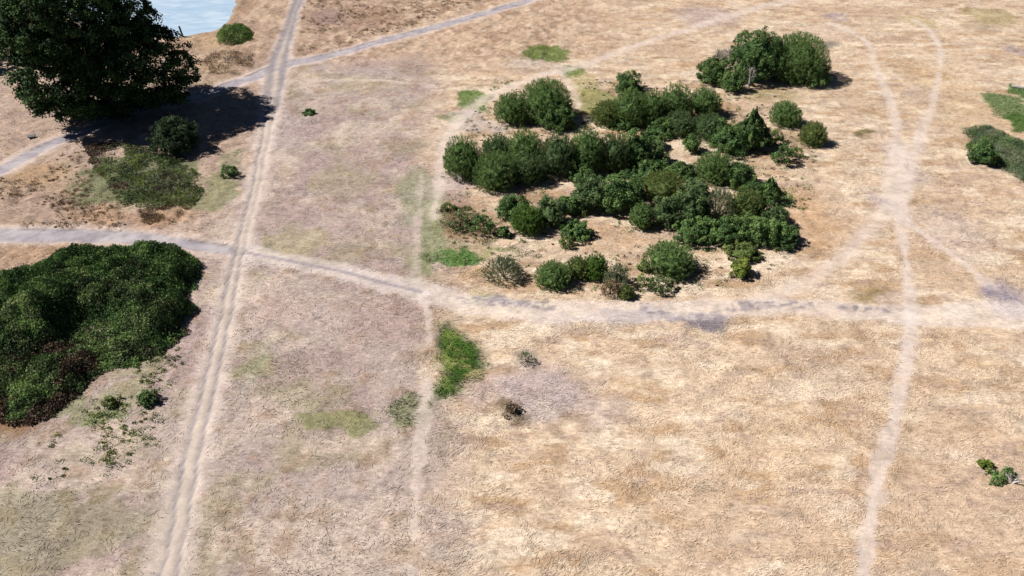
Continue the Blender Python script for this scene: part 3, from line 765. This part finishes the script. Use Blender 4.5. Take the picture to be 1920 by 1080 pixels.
# middle row
B((902, 250, 962, 318), 'willow', M_BLUE, 'spiky-topped bush behind the two round ones at the left end of the middle row', G1, 'willow_bush')
B((833, 254, 906, 347), 'willow', M_WIL, 'leftmost round dark bush of the long middle row', G1, 'willow_bush')
B((948, 244, 1020, 330), 'willow', M_WIL, 'upright green bush third along the middle row', G1, 'willow_bush')
B((886, 286, 968, 367), 'willow', M_WIL, 'round green bush at the front of the left end of the middle row', G1, 'willow_bush')
B((955, 284, 1022, 354), 'willow', M_BLUE, 'blue-green bush front of the middle row, right of the round front one', G1, 'willow_bush')
B((1008, 246, 1080, 340), 'willow', M_BLUE, 'tall streaky bush at the centre of the middle row', G1, 'willow_bush')
B((1062, 234, 1138, 336), 'willow', M_WIL, 'tallest bush of the middle row with shoots reaching up to the upper pair', G1, 'willow_bush')
B((1112, 248, 1180, 334), 'willow', M_BLUE, 'blue-green streaky bush right of the tallest in the middle row', G1, 'willow_bush')
B((1160, 248, 1216, 322), 'leafy', M_DARK, 'dark leafy bush closing the right end of the middle row', G1, 'hawthorn_bush')
B((1200, 250, 1242, 284), 'leafy', M_DARK, 'small low dark bush just past the right end of the middle row', G1, 'hawthorn_bush')
# lower centre
B((1180, 304, 1250, 346), 'leafy', M_DARK, 'low dark bush spreading between the middle row and the olive dome', G1, 'hawthorn_bush')
B((1245, 308, 1302, 344), 'leafy', M_DARK, 'low dark bush touching the left side of the upright green bush', G1, 'hawthorn_bush')
B((1074, 334, 1140, 404), 'leafy', M_BLUE, 'leafy bush at the left end of the lower mass, below the middle row', G1, 'hawthorn_bush')
B((1126, 328, 1196, 408), 'leafy', M_DARK, 'dark leafy bush between the lower mass end and the olive dome', G1, 'hawthorn_bush')
B((1192, 322, 1292, 388), 'willow', M_OLV, 'wide olive-green dome in the middle of the lower mass', G1, 'willow_bush')
B((1302, 282, 1376, 354), 'willow', M_WIL, 'upright green bush above the lower right mass', G1, 'willow_bush')
B((1356, 306, 1414, 358), 'leafy', M_DARK, 'dark bush with a shaded right side beside the upright green one', G1, 'hawthorn_bush')
B((1412, 336, 1466, 390), 'leafy', M_DARK, 'dark arching bush on the right flank of the lower mass', G1, 'hawthorn_bush', shape='peak')
B((1178, 380, 1224, 436), 'willow', M_WIL, 'small upright bush at the lower edge under the olive dome', G1, 'willow_bush')
B((1220, 374, 1266, 430), 'leafy', M_BLUE, 'small leafy bush right of the small upright one under the olive dome', G1, 'hawthorn_bush')
B((1262, 346, 1330, 432), 'leafy', M_BLUE, 'large blue-green leafy bush left of the grey-green dome', G1, 'hawthorn_bush')
B((1306, 352, 1380, 430), 'willow', M_GREY, 'grey-green dome with thin twiggy top in the lower right mass', G1, 'willow_bush', thin=0.8)
B((1362, 352, 1432, 428), 'willow', M_OLV, 'olive bush right of the grey-green dome', G1, 'willow_bush')
B((1416, 386, 1472, 434), 'leafy', M_BLUE, 'blue-green bush at the right side of the olive bush', G1, 'hawthorn_bush')
B((1264, 412, 1338, 464), 'leafy', M_DARK, 'dark leafy bush at the lower left corner of the lower right mass', G1, 'hawthorn_bush')
B((1328, 416, 1400, 472), 'leafy', M_DARK, 'dark leafy bush in the middle of the near edge of the lower right mass', G1, 'hawthorn_bush')
B((1386, 408, 1450, 466), 'leafy', M_WIL, 'fresh green leafy bush on the near edge of the lower right mass', G1, 'hawthorn_bush')
B((1436, 424, 1497, 470), 'leafy', M_DARK, 'rightmost low dark bush of the lower right mass', G1, 'hawthorn_bush')
B((1356, 458, 1426, 496), 'leafy', M_OLV, 'ragged olive bush just above the bright yellow-green one', G1, 'scrubby_bush')
B((1370, 491, 1404, 525), 'leafy', M_YEL, 'bright yellow-green little bush at the very tip of the lower right mass', G1, 'scrubby_bush')
# lower left part
B((934, 370, 992, 424), 'leafy', M_DARK, 'dark leafy bush behind the bright upright one at the left of the scrub', G1, 'hawthorn_bush')
B((956, 382, 1020, 449), 'willow', M_BRT, 'bright green upright bush at the left of the scrub with a dark right side', G1, 'willow_bush')
B((1006, 372, 1056, 432), 'leafy', M_BLUE, 'leafy bush right of the bright upright one', G1, 'hawthorn_bush')
B((1044, 366, 1086, 408), 'leafy', M_DARK, 'small dark bush filling the gap left of the lower mass', G1, 'hawthorn_bush')
B((1048, 420, 1112, 458), 'leafy', M_DARK, 'low wide dark bush alone on the sand below the bright upright one', G1, 'hawthorn_bush')
B((1050, 448, 1078, 470), 'leafy', M_OLV, 'tiny olive bush touching the low wide dark one', G1, 'scrubby_bush', thin=0.5)
B((936, 428, 954, 446), 'leafy', M_DARK, 'tiny dark bush left of the foot of the bright upright one', G1, 'scrubby_bush')
B((828, 384, 852, 402), 'leafy', M_OLV, 'small olive bush at the top of the brown bracken patch', G1, 'scrubby_bush', thin=0.4)
B((845, 402, 882, 436), 'leafy', M_BRM, 'low brownish-green bush in the middle of the brown bracken patch', G1, 'scrubby_bush', thin=0.35)
B((876, 408, 926, 447), 'leafy', M_DARK, 'dark straggling bush at the right side of the brown bracken patch', G1, 'scrubby_bush', thin=0.45)
# gap fillers seen as dark leafy growth between the named domes
B((1200, 272, 1248, 318), 'leafy', M_BLUE, 'low leafy bush under the small one past the right end of the middle row', G1, 'hawthorn_bush')
B((1062, 312, 1116, 350), 'leafy', M_DARK, 'low dark growth at the foot of the tallest middle-row bush', G1, 'hawthorn_bush')
B((1162, 336, 1206, 378), 'leafy', M_DARK, 'dark leafy bush wedged against the left side of the wide olive-green dome', G1, 'hawthorn_bush')
B((1284, 336, 1318, 372), 'leafy', M_BLUE, 'small leafy bush between the wide olive-green dome and the lower right mass', G1, 'hawthorn_bush')
B((1326, 232, 1374, 276), 'leafy', M_DARK, 'leafy bush behind the low dark one left of the pointed bush', G1, 'hawthorn_bush')
B((1390, 340, 1428, 382), 'leafy', M_DARK, 'dark leafy bush between the dark shaded bush and the olive one', G1, 'hawthorn_bush')
B((1446, 362, 1484, 388), 'leafy', M_WIL, 'thin low bush trailing off the right flank of the lower mass', G1, 'scrubby_bush', thin=0.4)
B((1218, 232, 1262, 262), 'leafy', M_DARK, 'low dark growth along the near foot of the long upper bank', G1, 'hawthorn_bush')
B((1140, 222, 1196, 250), 'leafy', M_DARK, 'low leafy growth at the near left foot of the long upper bank', G1, 'hawthorn_bush')
B((1074, 388, 1102, 408), 'leafy', M_OLV, 'small olive sprig below the left end of the lower mass', G1, 'scrubby_bush', thin=0.4)
# near row
B((907, 483, 983, 540), 'willow', M_GREY, 'greyish round bush, leftmost of the row along the near edge', G2, 'willow_bush', thin=0.75)
B((1001, 492, 1073, 551), 'willow', M_WIL, 'round dark green bush, second of the row along the near edge', G2, 'willow_bush')
B((1060, 482, 1112, 530), 'willow', M_OLV, 'pale olive bush hugging the left side of the bright green one in the near row', G2, 'willow_bush')
B((1092, 472, 1140, 534), 'willow', M_BRT, 'bright green upright bush in the middle of the near row', G2, 'willow_bush')
B((1130, 496, 1182, 552), 'willow', M_GREY, 'grey-green bush right of the bright green one in the near row', G2, 'willow_bush', thin=0.7)
B((1126, 524, 1164, 562), 'willow', M_BRN, 'brown half-dead bush at the foot of the grey-green one', G2, 'dry_bush', thin=0.5)
B((1158, 536, 1190, 566), 'willow', M_OLV, 'small round lime bush nearest the grey path in the near row', G2, 'willow_bush')
B((1206, 455, 1304, 532), 'willow', M_WIL, 'biggest bush of the near row, a wide dark dome standing to the right', G2, 'willow_bush')
B((1198, 493, 1216, 512), 'leafy', M_OLV, 'tiny bush at the left foot of the biggest near-row dome', G2, 'scrubby_bush', thin=0.5)
B((1196, 518, 1224, 546), 'leafy', M_OLV, 'small straggly bush below and left of the biggest near-row dome', G2, 'scrubby_bush', thin=0.35)
B((1220, 522, 1262, 556), 'leafy', M_BRM, 'low ragged brown-green bush right below the biggest near-row dome', G2, 'scrubby_bush', thin=0.35)
# right edge and foreground
B((1816, 268, 1862, 314), 'leafy', M_DARK, 'dark leafy bush rising from the bluish plants at the right edge', None, 'hawthorn_bush')
B((1840, 868, 1860, 884), 'leafy', M_YEL, 'tiny yellowish bush in the dry grass at the lower right', G4, 'scrubby_bush', thin=0.35)
B((1854, 890, 1886, 912), 'leafy', M_WIL, 'small green bush lowest at the right, beside bleached twigs', G4, 'scrubby_bush', thin=0.3)
B((1884, 882, 1900, 896), 'leafy', M_BLUE, 'tiny grey-green bush behind the bleached twigs at the lower right', G4, 'scrubby_bush', thin=0.3)
B((970, 662, 1004, 688), 'willow', M_GREY, 'faint grey-green dried weed on the pale ground right of the green grass patch', G4, 'scrubby_bush', thin=.22)
B((936, 764, 984, 786), 'leafy', M_CANE, 'low dark brown weed patch on the pale ground below the dried weed', G4, 'scrubby_bush', thin=.2)
# left side
B((288, 226, 380, 300), 'leafy', M_SHADE, 'round green bush coloured darker for the shade under the right side of the huge tree', None, 'hawthorn_bush')
B((418, 312, 443, 336), 'leafy', M_DARK, 'small dark green weed bush left of the rutted track', G4, 'scrubby_bush', thin=0.5)
B((261, 738, 292, 764), 'leafy', M_BLUE, 'small bluish bush right of the bramble bank, near the rutted track', G4, 'scrubby_bush')
B((192, 748, 226, 768), 'leafy', M_OLV, 'low green tuft beside the lower end of the bramble bank', G4, 'scrubby_bush', thin=0.35)
B((569, 209, 589, 217), 'leafy', M_DARK, 'flat dark tuft alone in the pinkish field near the path junction', G4, 'scrubby_bush')

# ------------------------------------------------------------------ low sprawling banks of bramble and weeds
def bank(name, poly_px, hfun, n, mats, label, cat, seed, leaf=.2, part='foliage', group=None, upright=.35, grad=0.0, gaps=0.0, edge=1.5):
    rng = np.random.RandomState(seed)
    poly = GP(poly_px)
    pa = np.array(poly)
    c0 = pa.mean(0)
    lo, hi = pa.min(0) - .5, pa.max(0) + .5
    x = rng.uniform(lo[0], hi[0], n * 3); y = rng.uniform(lo[1], hi[1], n * 3)
    wx = (fbm(x / 1.5, y / 1.5, 140 + seed % 7) - .5) * 2.0; wy = (fbm(x / 1.5, y / 1.5, 150) - .5) * 2.0
    d = poly_sd(x + wx, y + wy, poly)
    k = d < -.02
    x, y, d = x[k][:n], y[k][:n], d[k][:n]
    H = lambda xx, yy, dd: hfun(xx, yy) * sst(0, edge, -dd) ** .6
    z = H(x, y, d)
    e = .25
    dd1 = poly_sd(x + e + wx[k][:n], y + wy[k][:n], poly); dd2 = poly_sd(x + wx[k][:n], y + e + wy[k][:n], poly)
    nx = -(H(x + e, y, dd1) - z) / e; ny = -(H(x, y + e, dd2) - z) / e
    nr = unit(np.c_[nx, ny, np.ones(len(x))])
    layer = rng.rand(len(x)) ** 2 * .45
    pos = np.c_[x, y, z] + nr * (.12 - layer)[:, None] + rng.normal(0, .05, (len(x), 3))
    pos[:, 2] = np.maximum(pos[:, 2], .04)
    w = unit(nr + rng.normal(0, .5, nr.shape)); u = unit(np.cross(w, rng.normal(size=w.shape)) + np.array([.0, 0, upright]))
    tone = np.clip(fbm(x / .8, y / .8, 160, 3) * 1.5 - .3 + rng.normal(0, .13, len(x)), 0, 1)
    root = empty(name, (c0[0], c0[1], 0), label, cat, group)
    pos -= np.array([c0[0], c0[1], 0])
    # different growth in broad patches: each its own part
    sel = fbm(x / 2.2, y / 2.2, 170 + seed % 5, 4) + (grad * (c0[1] - y) if grad else 0)
    if gaps:
        kk = fbm(x / 1.3, y / 1.3, 190, 3) + rng.normal(0, .05, len(x)) > gaps
        pos, u, w, tone, sel, x, y = pos[kk], u[kk], w[kk], tone[kk], sel[kk], x[kk], y[kk]
    edges = np.quantile(sel, np.cumsum([0] + [m_[1] for m_ in mats]).clip(0, 1))
    for i, (mt, fr, pn) in enumerate(mats):
        q = (sel >= edges[i]) & (sel <= edges[i + 1])
        v, f = leaf_quads(pos[q], u[q], w[q], rng.uniform(.7, 1.3, q.sum()) * leaf, rng.uniform(.45, .85, q.sum()) * leaf)
        o = link_mesh(pn, v, f, mt, root, {'tone': np.repeat(tone[q], 4)})
        if not i and not gaps:
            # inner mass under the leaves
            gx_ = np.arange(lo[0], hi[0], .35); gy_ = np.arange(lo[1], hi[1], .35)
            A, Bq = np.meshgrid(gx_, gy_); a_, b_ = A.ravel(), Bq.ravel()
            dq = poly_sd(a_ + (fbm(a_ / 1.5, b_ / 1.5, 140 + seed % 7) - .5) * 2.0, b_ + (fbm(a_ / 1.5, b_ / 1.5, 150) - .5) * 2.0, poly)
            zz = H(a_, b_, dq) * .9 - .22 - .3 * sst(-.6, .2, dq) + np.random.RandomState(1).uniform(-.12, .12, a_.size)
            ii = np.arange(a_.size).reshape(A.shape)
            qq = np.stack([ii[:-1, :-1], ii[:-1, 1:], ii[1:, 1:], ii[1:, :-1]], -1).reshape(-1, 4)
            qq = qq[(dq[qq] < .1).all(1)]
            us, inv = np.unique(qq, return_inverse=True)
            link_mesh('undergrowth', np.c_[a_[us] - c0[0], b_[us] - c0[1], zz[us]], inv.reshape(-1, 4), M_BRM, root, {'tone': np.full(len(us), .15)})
    return root
hol = P(172, 632)
step = GP([(-200, 600), (90, 585), (210, 620), (290, 640), (345, 600), (600, 560), (600, 400), (-200, 400)])
def bramble_h(x, y):
    s = poly_sd(x, y, step)
    up_ = 1 - sst(-.8, .35, s)
    ml = P(72, 612); up_ = up_ + 1.9 * np.exp(-(((x - ml[0]) / 2.1) ** 2 + ((y - ml[1]) / 2.6) ** 2) ** 1.6)
    base = .55 + 1.0 * up_ + (fbm(x / 2.6, y / 2.6, 200, 4) - .5) * 1.3 + (fbm(x / .9, y / .9, 205, 3) - .5) * 1.3
    dh = np.hypot((x - hol[0]) / 2.5, (y - hol[1]) / 2.1)
    return np.maximum(base * (1 - 1.0 * np.exp(-dh ** 4)), .1)
bank('bramble_thicket', [(-180, 560), (-60, 530), (20, 520), (95, 492), (165, 472), (250, 470), (330, 470), (368, 496), (362, 540), (355, 590), (348, 625), (300, 665), (245, 690),
      (190, 704), (150, 732), (120, 762), (75, 786), (30, 794), (-40, 790), (-120, 790), (-220, 780)],
     bramble_h, 125000, [(M_DARK, .40, 'foliage'), (M_BRM, .20, 'dull_foliage'), (M_WIL, .13, 'bright_foliage'), (M_BRM, .15, 'bramble_stems'), (M_CANE, .12, 'dry_canes')],
     'big dark bramble bank on the left with a black hollow, beside the rutted track', 'brambles', 11, .16, upright=1.0, grad=.04, edge=2.2)
low = lambda x, y: .35 + (fbm(x / 1.6, y / 1.6, 210, 3) - .4) * 1.0
bank('bramble_patch', [(160, 272), (230, 268), (285, 285), (345, 300), (372, 330), (372, 372), (350, 398), (285, 404), (235, 382), (205, 345), (165, 308)],
     lambda x, y: .22 + (fbm(x / 1.4, y / 1.4, 210, 3) - .4) * .8, 34000, [(M_BRM, .35, 'foliage'), (M_OLV, .30, 'olive_foliage'), (M_GREY, .20, 'green_foliage'), (M_CANE, .15, 'dry_canes')],
     'low loose olive-brown undergrowth on the bank below the huge tree', 'brambles', 12, .14, upright=.8, gaps=.40)
bank('nettle_patch', [(1808, 240), (1850, 236), (1888, 250), (1935, 272), (1990, 300), (1990, 375), (1930, 350), (1890, 322), (1850, 308), (1822, 275)],
     lambda x, y: .25 + (fbm(x / 1.2, y / 1.2, 220, 3) - .4) * .5, 16000, [(M_GREY, .35, 'foliage'), (M_BLUE, .65, 'bluish_foliage')],
     'patch of dull bluish-green plants at the right edge of the frame', 'plants', 13, .12, upright=.8, gaps=.33)
bank('reed_clump', [(400, 70), (412, 60), (440, 52), (470, 54), (480, 66), (468, 78), (440, 84), (415, 84)],
     lambda x, y: .75 + (fbm(x / .8, y / .8, 230, 3) - .4) * 1.3, 9000, [(M_BRT, .4, 'foliage'), (M_WIL, .6, 'green_foliage')],
     'bright green leafy clump on the bank beside the pond', 'plants', 14, .15, upright=1.2, gaps=.30)
bank('bracken_patch', [(822, 392), (870, 386), (905, 400), (925, 430), (915, 450), (870, 452), (835, 440)],
     lambda x, y: .12 + (fbm(x / .9, y / .9, 240, 3) - .4) * .5, 5000, [(M_BRN, .7, 'foliage'), (M_BRM, .3, 'green_foliage')],
     'brown withered bracken between the small bushes left of the scrub', 'plants', 15, .12, gaps=.42)
bank('dry_tall_grass', [(262, 398), (300, 388), (345, 384), (360, 392), (358, 420), (310, 426), (268, 420)],
     lambda x, y: .12 + (fbm(x / .9, y / .9, 250, 3) - .4) * .3, 6500, [(M_BRN, 1.0, 'foliage')],
     'rusty brown tall dry grass just above the left crossing path', 'grass clump', 16, .11, upright=1.6, gaps=.4)
bank('grass_mound', [(385, 118), (405, 98), (440, 94), (478, 102), (488, 120), (470, 134), (430, 142), (395, 138)],
     lambda x, y: .2 + (fbm(x / 1.1, y / 1.1, 260, 3) - .4) * .7, 6000, [(M_BRN, .75, 'foliage'), (M_DEAD, .25, 'pale_foliage')],
     'brown twiggy mound between the pond bank and the path junction', 'grass clump', 17, .13, upright=1.2, gaps=.46)

# bare dead bush and bleached branches
def bare_bush(name, px, rx, h, n, label, mats, seed, group=None):
    rng = np.random.RandomState(seed)
    b = P(*px)
    root = empty(name, (b[0], b[1], 0), label, 'bush', group)
    tw = []
    for i in range(5):
        a = rng.uniform(0, 6.28); q = rng.uniform(.3, .9)
        e = np.array([math.cos(a) * rx * q, math.sin(a) * rx * .7 * q, h * rng.uniform(.75, 1)])
        m1 = e * [.35, .35, .5]
        tv, tf = tubes([[(0, 0, -.05, .07), (*m1, .05), (*e, .018)]], 5)
        link_mesh('branch', tv, tf, mats[0], root)
        for j in range(n // 5):
            s0 = m1 + (e - m1) * rng.rand()
            dr = unit(rng.normal(size=(1, 3)) + [[0, 0, .7]])[0] * h * rng.uniform(.15, .36)
            tw.append([(*s0, .018), (*(s0 + dr * .5 + rng.normal(0, .04, 3)), .012), (*(s0 + dr), .006)])
    tv, tf = tubes(tw, 3)
    link_mesh('twigs', tv, tf, mats[1], root, {'tone': np.random.RandomState(1).rand(len(tv))})
    return root
bare_bush('dead_bush', (1348, 140), 1.9, 3.2, 380, 'bare grey twiggy bush in the gap at the left of the upper right clump', (M_PALE, M_DEAD), 5)
bare_bush('dead_sapling', (1404, 166), .7, 2.6, 40, 'pale leafless sapling at the foot of the tall dark leafy bush', (M_PALE, M_PALE), 6)
bare_bush('bleached_twigs', (1896, 906), .7, .55, 90, 'bleached dead twigs beside the lowest small green bush', (M_PALE, M_DEAD), 8)
bare_bush('dry_weed', (1080, 428), .9, .7, 120, 'faded twiggy growth just above the low wide dark bush', (M_PALE, M_DEAD), 10)

def weeds(name, n, seed, mats_cols, label, zone, sz):
    rng = np.random.RandomState(seed)
    z0 = np.array(GP(zone)); lo, hi = z0.min(0), z0.max(0)
    X, Y = rng.uniform(lo[0], hi[0], n * 4), rng.uniform(lo[1], hi[1], n * 4)
    c, cls, g, z, green, dp = cover(X, Y)
    k = (poly_sd(X, Y, [tuple(p) for p in z0]) < 0) & (cls == 0) & (rng.rand(len(X)) < sst(.42, .62, fbm(X / 2.5, Y / 2.5, 300 + seed, 3)))
    X, Y, z = X[k][:n], Y[k][:n], z[k][:n]
    per = 26
    N = len(X); R_ = np.repeat(rng.uniform(.1, .42, N) * sz, per)
    d = unit(rng.normal(size=(N * per, 3))); d[:, 2] = np.abs(d[:, 2])
    pos = np.c_[np.repeat(X, per), np.repeat(Y, per), np.repeat(z, per)] + d * (R_ * rng.uniform(.3, 1, N * per))[:, None] * np.array([1.2, 1.0, .8])
    w = unit(d + rng.normal(0, .6, d.shape)); u = unit(np.cross(w, rng.normal(size=w.shape)))
    v, f = leaf_quads(pos, u, w, rng.uniform(.07, .15, N * per), rng.uniform(.04, .09, N * per))
    o = link_mesh(name, v, f, mats_cols, None, {'tone': np.repeat(np.clip(np.repeat(rng.rand(N), per), 0, 1), 4)})
    o['kind'] = 'stuff'; o['label'] = label; o['category'] = 'weeds'
SCRUB = [(830, 380), (830, 250), (930, 150), (1100, 150), (1300, 150), (1450, 180), (1540, 240), (1500, 470), (1400, 530), (1200, 560), (920, 540), (840, 470)]
weeds('low_weeds', 560, 21, M_OLV, 'scattered low olive weeds between the bushes of the scrub', SCRUB, 1.35)
weeds('dark_seedlings', 380, 22, M_DARK, 'scattered dark seedlings between the bushes of the scrub', SCRUB, 1.3)
weeds('dry_weeds', 520, 23, M_CANE, 'brown dead weeds round the feet of the scrub bushes', SCRUB, 1.1)
weeds('bank_weeds', 160, 24, M_OLV, 'low greyish weeds on the slope beside the bramble bank', [(120, 790), (260, 690), (340, 650), (360, 700), (330, 800), (250, 900), (60, 900)], 1.0)
FIELD = [(530, 170), (810, 170), (790, 530), (470, 480)]
FIELD2 = [(470, 500), (790, 560), (790, 900), (350, 900)]
weeds('brown_tufts', 420, 27, M_BRN, 'brown dry tufts on the rough ground beside the huge tree', [(0, 330), (180, 270), (260, 400), (360, 420), (340, 435), (0, 425)], 1.0)
weeds('rough_tufts', 600, 28, M_BRN, 'brown dry tufts on the rough ground beyond the far footpath', [(570, -10), (940, -10), (800, 40), (640, 85), (560, 100), (565, 40)], 1.2)
# ------------------------------------------------------------------ small things
def box_mesh(sx, sy, sz, bev=.0):
    import bmesh
    bm = bmesh.new(); bmesh.ops.create_cube(bm, size=1)
    bmesh.ops.scale(bm, vec=(sx, sy, sz), verts=bm.verts)
    if bev: bmesh.ops.bevel(bm, geom=bm.edges[:], offset=bev, segments=2, affect='EDGES')
    return bm
def put(name, bm, mat, loc, rz=0, tilt=(0, 0), parent=None):
    me = bpy.data.meshes.new(name); bm.to_mesh(me); bm.free(); me.materials.append(mat)
    o = bpy.data.objects.new(name, me); COL.objects.link(o)
    o.location = loc; o.rotation_euler = (tilt[0], tilt[1], rz)
    if parent: o.parent = parent
    return o
b = P(342, 69)
o = put('wooden_post', box_mesh(.22, .22, 1.7, .03), M_POST, (b[0], b[1], .6), .3, (0, -.12))
o['label'] = 'short dark wooden post standing at the edge of the pond'; o['category'] = 'post'
m_slab = bark_material('grey_slab', (.06, .06, .065), (.12, .12, .125))
b = P(60, 257)
o = put('ground_slab', box_mesh(.75, .55, .1, .02), m_slab, (b[0], b[1], .1), .4, (.04, .03))
o['label'] = 'small grey slab lying in the dry grass above the footpath at far left'; o['category'] = 'slab'
b = P(1908, 164)
o = put('pale_stone', box_mesh(1.3, .5, .22, .08), M_PALE, (b[0], b[1], .1), -.5)
o['label'] = 'pale flat stone at the right edge above the green grass'; o['category'] = 'stone'
